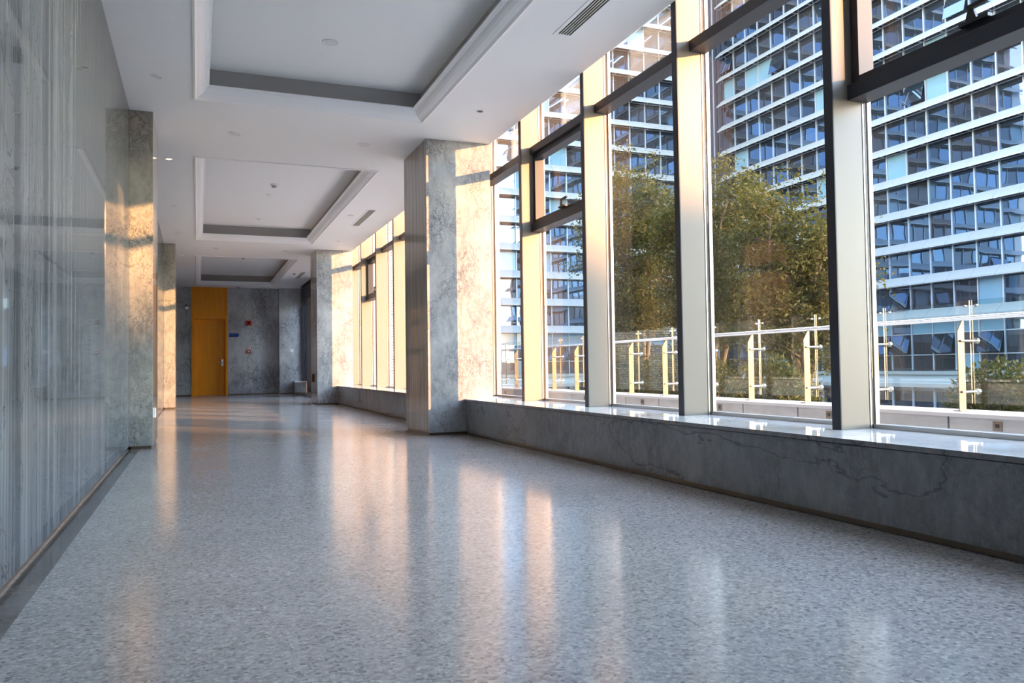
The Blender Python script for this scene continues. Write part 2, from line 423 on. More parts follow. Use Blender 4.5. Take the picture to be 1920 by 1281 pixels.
# ------------------------------------------------------------------ windows
ZTOP = 3.66
def mullion_parts(parent, y, z0=ZS, z1=ZTOP):
    mu = rel(MB().box(3.013, 3.196, y, y+.058, z0, z1).build('mullion', M['cream_alu'], bevel=.002), parent)
    rel(MB().box(3.005, 3.0128, y-.001, y+.059, z0, z1).build('face_cap', M['dark_alu'], bevel=.0015), parent)
    rel(MB().box(3.1965, 3.203, y+.004, y+.054, z0, z1).box(3.214, 3.228, y+.006, y+.052, z0, z1).build('seal', M['seal']), parent)
    rel(MB().box(3.203, 3.214, y+.001, y+.057, z0, z1).box(3.242, 3.268, y+.004, y+.056, z0, z1).build('outer_bead', M['bead'], bevel=.002), parent)
wn = 0
names = {}
def window(k, y0, y1, z0, jamb0, label):
    """one bay of glazing between two mullions; k is its place in the row"""
    global wn
    wn += 1
    t = tag(empty('window_%d' % wn, (3.1, (y0+y1)/2, z0)), label, kind='structure')
    t['category'] = 'window'
    mullion_parts(t, y0, z0)
    a, b = y0+.058, y1
    rel(MB().box(3.105, 3.238, a, b, 2.842, 2.915).build('transom', M['dark_alu'], bevel=.003), t)
    vent = (k % 3 == 2)
    ZL = 2.062
    if vent:
        rel(MB().box(3.105, 3.238, a, b, ZL, 2.14).build('transom', M['dark_alu'], bevel=.003), t)
        s = rel(MB().box(3.135, 3.235, a+.002, a+.052, 2.142, 2.840).box(3.135, 3.235, b-.052, b-.002, 2.142, 2.840)
                .box(3.135, 3.235, a+.052, b-.052, 2.142, 2.180).box(3.135, 3.235, a+.052, b-.052, 2.79, 2.840).build('vent_sash', M['dark_alu'], bevel=.002), t)
        hm = MB(); yh = (a+b)/2-.03
        hm.box(3.105, 3.135, yh-.09, yh+.05, 2.176, 2.192)
        hm.prism([(yh-.035, 2.19), (yh+.02, 2.19), (yh+.002, 2.245), (yh-.018, 2.245)], 'x', 3.108, 3.124)
        hm.prism([(yh+.006, 2.240), (yh+.002, 2.256), (yh-.13, 2.262), (yh-.13, 2.250), (yh-.02, 2.238)], 'x', 3.102, 3.122)
        hb = rel(hm.build('window_handle', M['black'], bevel=.0015), s)
    # outside bead under the transoms and at the sill
    rel(MB().box(3.225, 3.285, a, b, z0, z0+.022).build('sill_bead', M['bead']), t)
    rel(MB().box(3.228, 3.236, a-.01, b+.01, z0, ZTOP).build('glass_pane', M['pane']), t)
    return t
ordn = {-1: 'nearest window bay, at the right edge of the view, with a top-hung vent and black handle', 0: 'window bay with the two farthest-right trees behind it, between the two nearest mullions',
        1: 'window bay of the near group with the leftmost tree crown behind it', 2: 'narrow-looking vent window bay of the near group, two bays before the large column', 3: 'window bay touching the large column, with pinkish reflections'}
for k in range(-8, 4):
    y0 = P0+DP*k
    y1 = y0+DP
    if k == 3: y1 = y0+DP
    window(k+30, y0, y1, ZS, None, ordn.get(k, 'window bay behind the camera on the window side'))
window(34, P0+DP*4, P0+DP*5, ZS, None, 'window bay hidden behind the large column')
far = {5: 'vent window bay of the middle group, just past the large column', 6: 'window bay of the middle group between two sunlit mullions, nearest part', 7: 'window bay of the middle group, third past the large column', 8: 'far vent window bay of the middle group near the farther column', 9: 'last window bay of the middle group, beside the farther column'}
for k in range(5, 10): window(k+30, P0+DP*k, P0+DP*(k+1), ZS, None, far[k])
# end piece of the middle glazing + entrance bay
wn += 1
t = tag(empty('window_%d' % wn, (3.1, 16.95, ZS)), 'grey closing frame of the glazing at the farther column', kind='structure')
mullion_parts(t, P0+DP*10)
ls = tag(empty('louvred_screen', (4.8, 17.3, -.3)), 'louvred outside screen seen through the far middle windows', 'screen')
mb = MB(); z = -.25
while z < 4.9:
    mb.prism([(17.20, z), (17.20, z+.045), (17.26, z+.06), (17.26, z+.015)], 'x', 3.42, 6.5); z += .062
rel(mb.build('slats', M['fpanel']), ls)
rel(MB().box(3.40, 3.44, 17.18, 17.32, -.3, 3.9).box(6.5, 6.56, 17.18, 17.32, -.3, 4.95).box(3.44, 6.5, 17.27, 17.32, -.3, 4.95).build('frame', M['fmullion']), ls)
st('wall_sun_shield', MB().box(3.3, 5.95, 21.25, 21.4, -.3, 4.2), M['taupe'])  # outside wall added to stop sun entering through the entrance bay
st('window_30', MB().box(3.228, 3.236, 17.4, 21.3, .07, 3.66), M['pane'])
dd = tag(empty('door_2', (3.05, 22.9, 0)), 'glazed entrance behind the farther column, half closed by a taupe leaf', 'door', kind='structure')
rel(MB().box(2.96, 3.04, 22.0, 23.6, .08, 2.75).build('door_leaf', M['taupe']), dd)
rel(MB().box(2.95, 3.12, 23.95, 24.05, ZS, 3.3).box(2.95, 3.12, 24.52, 24.6, ZS, 3.3).box(2.93, 3.14, 21.3, 24.6, 2.80, 3.66).box(3.0, 3.1, 21.25, 21.4, .07, 2.8).build('door_frame', M['dark_alu']), dd)
rel(MB().box(3.055, 3.063, 21.4, 24.6, .08, 2.8).build('glass_pane', M['pane']), dd)
st('trim_20', MB().box(2.70, 3.2, 17.4, 24.0, 0, .07), M['plinth'])
t = tag(empty('stone_block', (2.8, 24.3, 0)), 'low grey stone block at the foot of the bluish end column', 'ledge')
rel(MB().box(XS, 3.0, 24.0, 24.598, .0, ZS-.03).build('front_panel', M['plinth'], bevel=.002), t)
rel(MB().box(XS-.01, 3.0, 23.99, 24.598, ZS-.03, ZS).build('top_slab', M['sill'], bevel=.002), t)
# dark slot in the ceiling in front of the entrance
st('trim_21', MB().box(2.86, 2.93, 19.2, 24.2, ZC-.004, ZC+.01), M['slot'])

# ------------------------------------------------------------------ ceiling fittings
def downlight(x, y, r, z, label, on=False, grp=None, hole=False):
    t = tag(empty('downlight', (x, y, z)), label, 'ceiling light', grp)
    rel(MB().lathe(x, y, [(r*.74, z+.002), (r*.80, z-.006), (r*.94, z-.008), (r, z-.002), (r, z+.002)], 32).build('trim_ring', M['white_plastic'], smooth=True), t)
    lens = M['lamp_on'] if on else (M['black'] if hole else M['lamp_off'])
    rel(MB().lathe(x, y, [(r*.72, z-.0005), (r*.6, z-.004), (r*.2, z-.006)], 32).build('lens', lens, smooth=True), t)
    return t
for x, y, on, lab in ((-.31, 7.126, False, 'small round downlight nearest the camera, by the left wall before the first half column'),
                      (-.30, 9.881, True, 'glowing warm round downlight just past the first half column on the left'),
                      (-.308, 12.66, False, 'small unlit downlight by the left wall beside the middle ceiling tray'),
                      (-.315, 15.35, False, 'small unlit downlight by the left wall just before the farther half column')):
    downlight(x, y, .047, ZC, lab, on)
downlight(-.31, 18.1, .047, ZC, 'small unlit downlight by the left wall beyond the farther half column')
downlight(2.524, 7.09, .037, ZC, 'small dark open spotlight hole above the near windows', hole=True)
downlight(2.53, 15.283, .037, ZC, 'small dark spotlight above the middle windows near the farther column', hole=True)
def speaker(x, y, r, z, label):
    t = tag(empty('ceiling_speaker', (x, y, z)), label, 'speaker', None)
    rel(MB().lathe(x, y, [(r, z+.002), (r, z-.006), (r*.9, z-.010), (r*.86, z-.007)], 40).build('rim', M['white_plastic'], smooth=True), t)
    rel(MB().lathe(x, y, [(r*.86, z-.004), (r*.5, z-.009), (r*.1, z-.010)], 40).build('grille', M['lamp_off'], smooth=True), t)
speaker(1.036, 6.615, .066, ZT, 'round white ceiling disc inside the nearest ceiling tray')
speaker(.365, 8.60, .066, ZC, 'left round white disc on the ceiling band between the first and middle tray')
speaker(1.698, 8.575, .066, ZC, 'right round white disc on the ceiling band between the first and middle tray')
speaker(.377, 16.875, .066, ZC, 'left round white disc on the ceiling band before the far tray')
speaker(1.706, 16.83, .066, ZC, 'right round white disc on the ceiling band before the far tray')
speaker(2.289, 12.64, .05, ZC, 'small flat white disc beside the middle air vent')
speaker(1.038, 12.75, .045, ZT, 'small flat white disc below the smoke detector in the middle tray')
speaker(1.028, 14.884, .045, ZT, 'small flat white disc at the far end of the middle tray')
speaker(1.047, 20.97, .045, ZT, 'flat white disc in the middle of the far tray')
speaker(1.07, 23.0, .045, ZT, 'flat white disc at the far end of the far tray')
def detector(x, y, z, label):
    t = tag(empty('smoke_detector', (x, y, z)), label, 'smoke detector')
    rel(MB().lathe(x, y, [(.055, z), (.055, z-.015), (.045, z-.02)], 28).build('base', M['white_plastic'], smooth=True), t)
    rel(MB().lathe(x, y, [(.036, z-.02), (.036, z-.03), (.028, z-.045), (.018, z-.05)], 28).build('sensor_cap', M['grey_plastic'], smooth=True), t)
detector(1.058, 12.04, ZT, 'small white smoke detector in the middle ceiling tray')
detector(1.039, 20.07, ZT, 'small smoke detector near the front edge of the far ceiling tray')
detector(2.298, 20.64, ZC, 'small white detector beside the far air vent')
def vent(x0, x1, y0, y1, label):
    t = tag(empty('air_vent', ((x0+x1)/2, (y0+y1)/2, ZC)), label, 'air vent')
    z = ZC
    rel(MB().box(x0-.03, x0, y0-.03, y1+.03, z-.006, z+.002).box(x1, x1+.03, y0-.03, y1+.03, z-.006, z+.002)
        .box(x0, x1, y0-.03, y0, z-.006, z+.002).box(x0, x1, y1, y1+.03, z-.006, z+.002).build('frame', M['ceiling'], bevel=.001), t)
    rel(MB().box(x0, x1, y0, y1, z-.0012, z-.0002).build('duct', M['slot']), t)
    for i in range(4):
        xx = x0+(x1-x0)*(i+.85)/4.7
        rel(MB().box(xx-.0035, xx+.0035, y0, y1, z-.0055, z-.0013).build('slat', M['lamp_off']), t)
vent(2.475, 2.575, 3.80, 5.22, 'long slotted air vent nearest the camera, above the near windows')
vent(2.475, 2.575, 12.10, 13.53, 'slotted air vent in front of the middle windows')
vent(2.45, 2.55, 20.40, 21.80, 'dark slotted air vent near the end of the corridor')
# dome camera on the end ceiling
t = tag(empty('dome_camera', (1.13, 24.4, ZC)), 'white dome camera on the ceiling edge above the end wall', 'camera')
rel(MB().lathe(1.13, 24.4, [(.075, ZC), (.075, ZC-.02), (.06, ZC-.03)], 24).build('mount', M['white_plastic'], smooth=True), t)
rel(MB().lathe(1.13, 24.4, [(.055, ZC-.03), (.052, ZC-.05), (.035, ZC-.075), (.01, ZC-.085)], 24).build('dome', M['grey_plastic'], smooth=True), t)

# ------------------------------------------------------------------ things on the walls
t = tag(empty('alarm_lamp', (1.43, YE, 2.13)), 'dark red fire alarm box high on the end wall', 'fire alarm')
rel(MB().box(1.36, 1.51, YE-.06, YE, 2.06, 2.20).build('housing', M['red'], bevel=.012), t)
rel(MB().box(1.40, 1.47, YE-.075, YE-.0605, 2.10, 2.16).build('lens', plain('dark red lens', (.10, .004, .004), .2), bevel=.006), t)
t = tag(empty('fire_call_point', (1.43, YE, 1.34)), 'red fire call point with a white sign above it on the end wall', 'fire alarm')
rel(MB().box(1.375, 1.485, YE-.035, YE, 1.235, 1.325).build('box', M['red'], bevel=.006), t)
rel(MB().box(1.395, 1.465, YE-.038, YE-.0352, 1.262, 1.30).build('press_plate', M['white_plastic']), t)
rel(MB().box(1.375, 1.485, YE-.008, YE, 1.345, 1.455).build('sign', plain('faded red and white sign', (.75, .62, .60), .5)), t)
rel(MB().box(1.40, 1.413, YE-.010, YE-.0082, 1.365, 1.435).box(1.445, 1.458, YE-.010, YE-.0082, 1.365, 1.435).box(1.40, 1.458, YE-.010, YE-.0082, 1.424, 1.436).build('symbol', M['red']), t)
o = MB().prism([(.885, 1.715), (1.13, 1.715), (1.17, 1.77), (1.13, 1.825), (.885, 1.825)], 'y', YE-.02, YE).build('direction_sign', M['blue'], bevel=.002)
tag(o, 'dark blue arrow-shaped sign beside the wooden door', 'sign')
t = tag(empty('wall_camera', (-.277, YE, 2.58)), 'small camera with white front on the end wall left of the door', 'camera')
rel(MB().tube([(-.30, YE, 2.62), (-.30, YE-.10, 2.62)], .03, 14).build('bracket', M['black']), t)
rel(MB().tube([(-.27, YE-.05, 2.60), (-.27, YE-.20, 2.555)], [.042, .046], 18).build('body', M['black']), t)
rel(MB().tube([(-.27, YE-.2005, 2.555), (-.27, YE-.23, 2.545)], [.05, .05], 18).build('front_cover', M['white_plastic']), t)
t = tag(empty('wall_switch', (2.653, 24.6, 1.295)), 'white square switch on the bluish end column', 'switch')
rel(MB().box(2.60, 2.70, 24.588, 24.6, 1.245, 1.345).build('plate', M['white_plastic'], bevel=.004), t)
rel(MB().box(2.625, 2.675, 24.584, 24.588, 1.265, 1.325).build('rocker', M['white_plastic'], bevel=.001), t)
t = tag(empty('wall_fitting', (XC, 17.0, .54)), 'small dark oval fitting on the side of the farther column', 'fitting')
rel(MB().box(XC-.006, XC, 16.72, 17.28, .46, .62).build('plate', M['bronze'], bevel=.004), t)
rel(MB().box(XC-.03, XC-.0062, 16.95, 17.05, .455, .625).build('cover', M['black'], bevel=.008), t)
o = MB().box(XP, XP+.012, 8.42, 8.50, .275, .37).build('wall_plate', M['white_plastic'], bevel=.003)
tag(o, 'small white plate low on the side of the nearer left half column', 'plate')

# ------------------------------------------------------------------ terrace
st('terrace_floor', MB().box(3.32, 8.0, -20, 40, -.5, -.3), M['parapet'])
st('sill_outside', MB().box(3.3, 3.5, YB, 24.5, -.3, .33), M['parapet'])
zp = .173
pw = tag(empty('terrace_parapet', (7.68, 8, -.3)), 'low pale stone terrace wall carrying the glass railing', 'parapet')
J0, DJ = 6.086, 1.128
f = MB(); ks = range(-9, 24)
for k in ks:
    f.box(7.36, 7.40, J0+DJ*k+.012, J0+DJ*(k+1)-.012, -.3, zp-.04)
rel(f.build('facing_tiles', M['parapet']), pw)
rel(MB().box(7.401, 7.98, J0+DJ*ks[0], J0+DJ*24, -.4, zp-.04).build('core', M['shadow_gap']), pw)
rel(MB().box(7.34, 8.0, J0+DJ*ks[0], J0+DJ*24, zp-.04, zp).build('coping', M['coping'], bevel=.004), pw)
for yy in (5.531, 7.78, 10.014, 12.26, 3.28, 14.5, 16.75, 19.0):
    dl = tag(empty('wall_outlet', (7.35, yy, .06)), 'small square outlet in the terrace parapet', 'outlet', 'square outlets in the parapet')
    rel(MB().box(7.352, 7.36, yy-.05, yy+.05, .015, .11).build('plate', M['bronze'], bevel=.002), dl)
    rel(MB().box(7.348, 7.352, yy-.02, yy+.02, .045, .085).build('opening', M['slot']), dl)
# railing posts
PY0, DPY = 6.17, 1.168
def post_proto():
    t = empty('railing_post', (7.68, PY0, zp))
    pl = rel(MB().prism([(7.63, zp), (7.73, zp), (7.73, 1.16), (7.71, 1.16), (7.63, 1.03)], 'y', PY0-.006, PY0+.006).build('post_plate', M['steel'], bevel=.0015), t)
    rel(MB().box(7.60, 7.76, PY0-.05, PY0+.05, zp, zp+.008).build('foot_plate', M['steel']), t)
    for z in (.38, .93):
        rel(MB().tube([(7.66, PY0-.018, z), (7.90, PY0-.018, z)], .013, 10).tube([(7.885, PY0-.018, z), (7.91, PY0-.018, z)], .032, 16).build('glass_clamp', M['rail_steel']), pl)
    return t
pp = post_proto(); first = True
plab = {0: 'golden railing post seen alone through the nearest window', 1: 'railing post half hidden by the nearest mullion', 2: 'right one of the two railing posts seen through the second window from the right',
        3: 'left one of the two railing posts seen through the second window from the right', 5: 'right one of the two railing posts seen through the third window from the right', 6: 'left one of the two railing posts seen through the third window from the right'}
for k in [0]+[i for i in range(-5, 18) if i]:
    o = pp if k == 0 else copy_tree(pp)
    o.location = (7.68, PY0+DPY*k, zp)
    if k in plab: tag(o, plab[k], 'railing post')
    elif k < 0: tag(o, 'stainless railing post beside the view on the terrace wall', 'railing post', 'railing posts out of view to the right')
    elif k < 10: tag(o, 'slim railing post behind the narrow window bays before the large column', 'railing post', 'railing posts behind the narrow near bays')
    else: tag(o, 'distant railing post on the far part of the terrace wall', 'railing post', 'far railing posts')
def panel_proto():
    t = empty('glass_railing', (7.85, PY0, .25))
    gg = rel(MB().box(7.843, 7.855, PY0+.016, PY0+DPY-.016, .25, 1.375).build('glass', M['rail_glass']), t)
    rel(MB().box(7.842, 7.856, PY0+.0135, PY0+.016, .25, 1.375).box(7.842, 7.856, PY0+DPY-.016, PY0+DPY-.0135, .25, 1.375).build('glass_edge', M['glass_edge']), gg)
    for yy in (PY0+.07, PY0+DPY-.07):
        rel(MB().tube([(7.835, yy, 1.315), (7.863, yy, 1.315)], .014, 12).build('stud', M['rail_steel']), gg)
    return t
gp = panel_proto()
for k in [0]+[i for i in range(-5, 17) if i]:
    o = gp if k == 0 else copy_tree(gp)
    o.location = (7.85, PY0+DPY*k, .25)
    if k == -1: tag(o, 'glass railing panel right of the lone golden post', 'glass railing')
    elif k == 0: tag(o, 'glass railing panel left of the lone golden post, seen through the nearest window', 'glass railing')
    elif k == 1: tag(o, 'glass railing panel behind the nearest mullion, right of the paired posts', 'glass railing')
    elif k == 2: tag(o, 'glass railing panel between the paired posts of the second window from the right', 'glass railing')
    elif k == 3: tag(o, 'glass railing panel left of the paired posts in the second window from the right', 'glass railing')
    elif k < -1: tag(o, 'glass railing panel beside the view on the terrace', 'glass railing', 'railing panels out of view to the right')
    else: tag(o, 'glass railing panel farther along the terrace wall', 'glass railing', 'far railing panels')
o = MB().tube([(7.72, PY0-6*DPY, 1.175), (7.72, PY0+18*DPY, 1.175)], .027, 20, True).build('handrail', M['rail_steel'], smooth=True)
tag(o, 'long polished steel handrail running along the terrace', 'handrail')

# ------------------------------------------------------------------ courtyard and buildings
ZG = -5.0
st('courtyard_ground', MB().box(8.0, 400, -200, 300, ZG-.3, ZG), M['paving'])
st('planter_ground', MB().box(8.0, 15.3, -5, 42, ZG, -.35), M['soil'])

XB, YA = 58.5, 80.0
PIT, ZB0, NB = 3.03, 4.40, 14
def facade(name, label, axis, plane, out, c0, c1, m0, step, ztop_n, seed, fullmull=True):
    """a glazed front: axis = the axis it runs along, plane = outer louvre edge, out = +1 / -1 direction from glass to courtyard"""
    rnd = random.Random(seed)
    t = tag(empty(name, ((plane, (c0+c1)/2, ZG) if axis == 'y' else ((c0+c1)/2, plane, ZG))), label, 'building')
    gl = plane - out*1.0      # glass plane
    def pt(c, d, z): return (d, c, z) if axis == 'y' else (c, d, z)
    def bx(mb, ca, cb, da, db, za, zb):
        if axis == 'y': mb.box(min(da, db), max(da, db), ca, cb, za, zb)
        else: mb.box(ca, cb, min(da, db), max(da, db), za, zb)
    n0 = math.ceil((c0-m0)/step); cs = [m0+step*i for i in range(n0, 10000) if m0+step*i <= c1]
    ztop = ZB0+PIT*ztop_n
    # body
    body = MB(); bx(body, c0, c1, gl-out*.25, gl-out*14, ZG, ztop+.6)
    rel(body.build('building_body', M['fmullion']), t)
    # rows of panes
    kinds = {'window_glass': (MB(), M['fglass']), 'dark_glass': (MB(), M['fglass_dark']), 'blinds': (MB(), M['fglass_pale'])}
    rows = [(ZG, -1.95), (-.1, 1.25), (1.25, 3.1), (3.1, 4.55)]
    for i in range(ztop_n): rows.append((ZB0+PIT*i+.05, ZB0+PIT*(i+1)+.1))
    opens = []
    for ri, (za, zb) in enumerate(rows):
        for ca, cb in zip(cs, cs[1:]):
            r = rnd.random()
            key = 'window_glass' if r < .62 else 'dark_glass' if r < .93 else 'blinds'
            if ri == 0: key = 'dark_glass'
            if ri == 3: key = 'blinds' if rnd.random() < .85 else 'window_glass'
            if ri in (1, 2): key = 'dark_glass' if rnd.random() < .8 else 'blinds' if rnd.random() < .5 else 'window_glass'
            mb = kinds[key][0]
            a, b = rnd.uniform(-.012, .012), rnd.uniform(-.008, .008)   # every pane sits slightly off true
            g = gl
            P_ = [pt(ca, g+a+b, za), pt(cb, g-a+b, za), pt(cb, g-a-b, zb), pt(ca, g+a-b, zb)]
            mb.quad(*P_)
            if ri >= 4 and key == 'window_glass' and rnd.random() < .04: opens.append((ca, cb, za, zb))
            if ri == 2 and rnd.random() < .3: opens.append((ca, cb, za, zb))
    for nm, (mb, mt) in kinds.items():
        o = rel(mb.build(nm, mt), t)
    # mullions
    if fullmull:
        for c in cs:
            mb = MB(); bx(mb, c-.055, c+.055, gl-out*.05, gl+out*.12, -.1, ztop)
            rel(mb.build('facade_mullion', M['fmullion']), t)
            mb = MB(); bx(mb, c-.09, c+.09, gl-out*.05, gl+out*.15, ZG, -1.58)
            rel(mb.build('facade_post', M['fmullion']), t)
    # horizontal rails of the tall lower storey
    for z in (1.25, 3.1):
        mb = MB(); bx(mb, c0, c1, gl-out*.02, gl+out*.07, z-.04, z+.04); rel(mb.build('facade_rail', M['fmullion']), t)
    # sun louvres: a sloping blade on brackets
    for i in range(ztop_n+1):
        z = ZB0+PIT*i
        ex = out*1.0
        sec = [(gl+ex, z), (gl+ex, z+.14), (gl+out*.28, z+.86), (gl+out*.20, z+.86), (gl+out*.20, z+.80), (gl+ex-out*.06, z+.02)]
        mb = MB()
        cuts = cs[::1]
        segs = list(zip([c0]+cuts, cuts+[c1]))
        for ca, cb in segs:
            if cb-ca < .05: continue
            if axis == 'y': mb.prism(sec, 'y', ca+.012, cb-.012)
            else:
                mb.prism(sec, 'x', ca+.012, cb-.012)
        rel(mb.build('sun_louvre', M['louvre']), t)
        if i <= 13:
            mb = MB()
            for c in cs:
                bx(mb, c-.03, c+.03, gl, gl+out*.92, z+.02, z+.10)
            bx(mb, c0, c1, gl+out*.30, gl+out*.36, z+.0, z+.06)
            rel(mb.build('louvre_bracket', M['fmullion']), t)
    # fascia with louvred panels above the ground storey
    mb = MB(); bx(mb, c0, c1, gl, plane, -.46, -.16); rel(mb.build('upper_fascia', M['louvre']), t)
    mb = MB(); bx(mb, c0, c1, gl, gl+out*.7, -1.23, -.46)
    for zz in (-.60, -.75, -.90, -1.05): bx(mb, c0, c1, gl+out*.7, gl+out*.73, zz-.05, zz+.04)
    rel(mb.build('grille_panel', M['fpanel']), t)
    mb = MB(); bx(mb, c0, c1, gl, plane, -1.58, -1.23); rel(mb.build('lower_fascia', M['louvre']), t)
    # roof edge
    mb = MB(); bx(mb, c0, c1, gl-out*.3, plane, ztop+.86, ztop+1.6); rel(mb.build('roof_edge', M['louvre']), t)
    # open, tilted windows
    for ca, cb, za, zb in opens[:40]:
        mb = MB(); h_ = min(zb-za, 1.7); z1 = za+.9+h_ if zb-za > 2.5 else zb-.1; z0 = z1-h_+.1
        d = .42
        def slab(u0, u1, w0, w1, off):
            q = [pt(u0, gl+out*(off+.14+d*(1-w0)), z0+(z1-z0)*w0), pt(u1, gl+out*(off+.14+d*(1-w0)), z0+(z1-z0)*w0), pt(u1, gl+out*(off+.14+d*(1-w1)), z0+(z1-z0)*w1), pt(u0, gl+out*(off+.14+d*(1-w1)), z0+(z1-z0)*w1)]
            return q
        q1 = slab(ca+.09, cb-.09, 0, 1, .04); q0 = slab(ca+.09, cb-.09, 0, 1, 0)
        n = len(mb.v); mb.v += q0+q1
        for fq in ((0,1,2,3), (7,6,5,4), (0,4,5,1), (1,5,6,2), (2,6,7,3), (3,7,4,0)): mb.f.append(tuple(n+i for i in fq))
        rel(mb.build('open_window', M['fglass']), t)
    return t
fb = facade('office_building', 'tall blue glass office block with white louvre bands, its lines rising to the right', 'y', XB, -1, 14., 79.0, 54.79, 2.2, NB, 3)
facade('office_building', 'glass office wing closing the far side of the courtyard, seen left of the trees', 'x', YA, -1, 3.6, 57.5, 37.05, 2.1, NB+2, 5)

rel(MB().box(57.4, 60.2, 80.7, 82, ZG, 47).box(59.35, 60.4, 78.7, 82, ZG, 47).build('corner_glazing', M['fglass_dark']), fb)
cm = MB()
for q in (58.0, 58.7, 59.3): cm.box(q-.05, q+.05, 80.58, 80.7, ZG, 47)
rel(cm.build('corner_frame', M['fmullion']), fb)
# own building above and beside the corridor (seen in reflections), and a building added behind the camera to keep the low sun off the near bays
ob = tag(empty('own_building', (3.5, 20, 3.8)), 'upper storeys of the building the corridor belongs to', 'building')
rel(MB().box(-14, 3.6, -60, 78.9, 3.82, 15.5).build('building_body', M['fmullion']), ob)
g = MB()
for i in range(4): g.quad((3.62, -60, 4.9+3.03*i), (3.62, 78.9, 4.9+3.03*i), (3.62, 78.9, 6.9+3.03*i), (3.62, -60, 6.9+3.03*i))
rel(g.build('window_band', M['fglass_dark']), ob)
for i in range(1, 4):
    rel(MB().prism([(4.4, 3.85+3.03*i), (4.4, 4.0+3.03*i), (3.64, 4.6+3.03*i), (3.64, 4.4+3.03*i)], 'y', -60, 78.9).build('sun_louvre', M['louvre']), ob)
sw = tag(empty('sky_shield_wing', (10, -37, ZG)), 'tall wing added behind the camera to cut skylight on the near mullions', 'building')
rel(MB().box(3.62, 17.0, -60, -15, ZG, 22).build('building_body', M['fmullion']), sw)  # unseen wing, added to reduce skylight on the near mullion faces
g = MB()
for i in range(8): g.quad((3.8, -14.98, -4+3.03*i), (16.8, -14.98, -4+3.03*i), (16.8, -14.98, -2+3.03*i), (3.8, -14.98, -2+3.03*i))
rel(g.build('window_band', M['fglass_dark']), sw)
st('corridor_shell', MB().box(-1.4, 3.6, YB-.6, YE+.9, 3.801, 3.819).box(-1.4, -.86, YB-.6, 78, ZG, 3.8).box(-1.4, 3.6, YE+.6, 78, ZG, 3.8).box(-1.4, 3.6, -60, YB-.6, ZG, 3.8), M['taupe'])
nb = tag(empty('sun_shield_building', (20, -66, ZG)), 'brown block added behind the camera to keep low sun off the near bays', 'building')
rel(MB().box(-60, 56.3, -72, -60, ZG, 15.4).build('building_body', plain('brown render', (.30, .22, .17), .8)), nb)

# ------------------------------------------------------------------ trees
def leaves_mesh(name, centers, dirs, size, parent, mat, seed):
    rng = np.random.default_rng(seed); n = len(centers)
    c = np.asarray(centers); d = np.asarray(dirs)
    L_ = size*rng.uniform(.7, 1.35, n)[:, None]
    up = rng.normal(size=(n, 3)); side = np.cross(d, up); side /= np.linalg.norm(side, axis=1)[:, None]+1e-9
    nor = np.cross(side, d)
    wd = L_*rng.uniform(.16, .27, n)[:, None]
    v = np.empty((n, 4, 3))
    v[:, 0] = c; v[:, 1] = c+d*L_*.5+side*wd+nor*L_*.10; v[:, 2] = c+d*L_; v[:, 3] = c+d*L_*.5-side*wd+nor*L_*.10
    me = bpy.data.meshes.new(name); me.vertices.add(n*4); me.vertices.foreach_set('co', v.reshape(-1))
    idx = np.empty((n, 2, 3), int); b = np.arange(n)*4
    idx[:, 0] = np.stack([b, b+1, b+2], 1); idx[:, 1] = np.stack([b, b+2, b+3], 1)
    me.loops.add(n*6); me.loops.foreach_set('vertex_index', idx.reshape(-1))
    me.polygons.add(n*2); me.polygons.foreach_set('loop_start', np.arange(n*2)*3); me.polygons.foreach_set('loop_total', np.full(n*2, 3))
    me.update(calc_edges=True); me.materials.append(mat)
    o = bpy.data.objects.new(name, me); COL.objects.link(o); rel(o, parent); return o
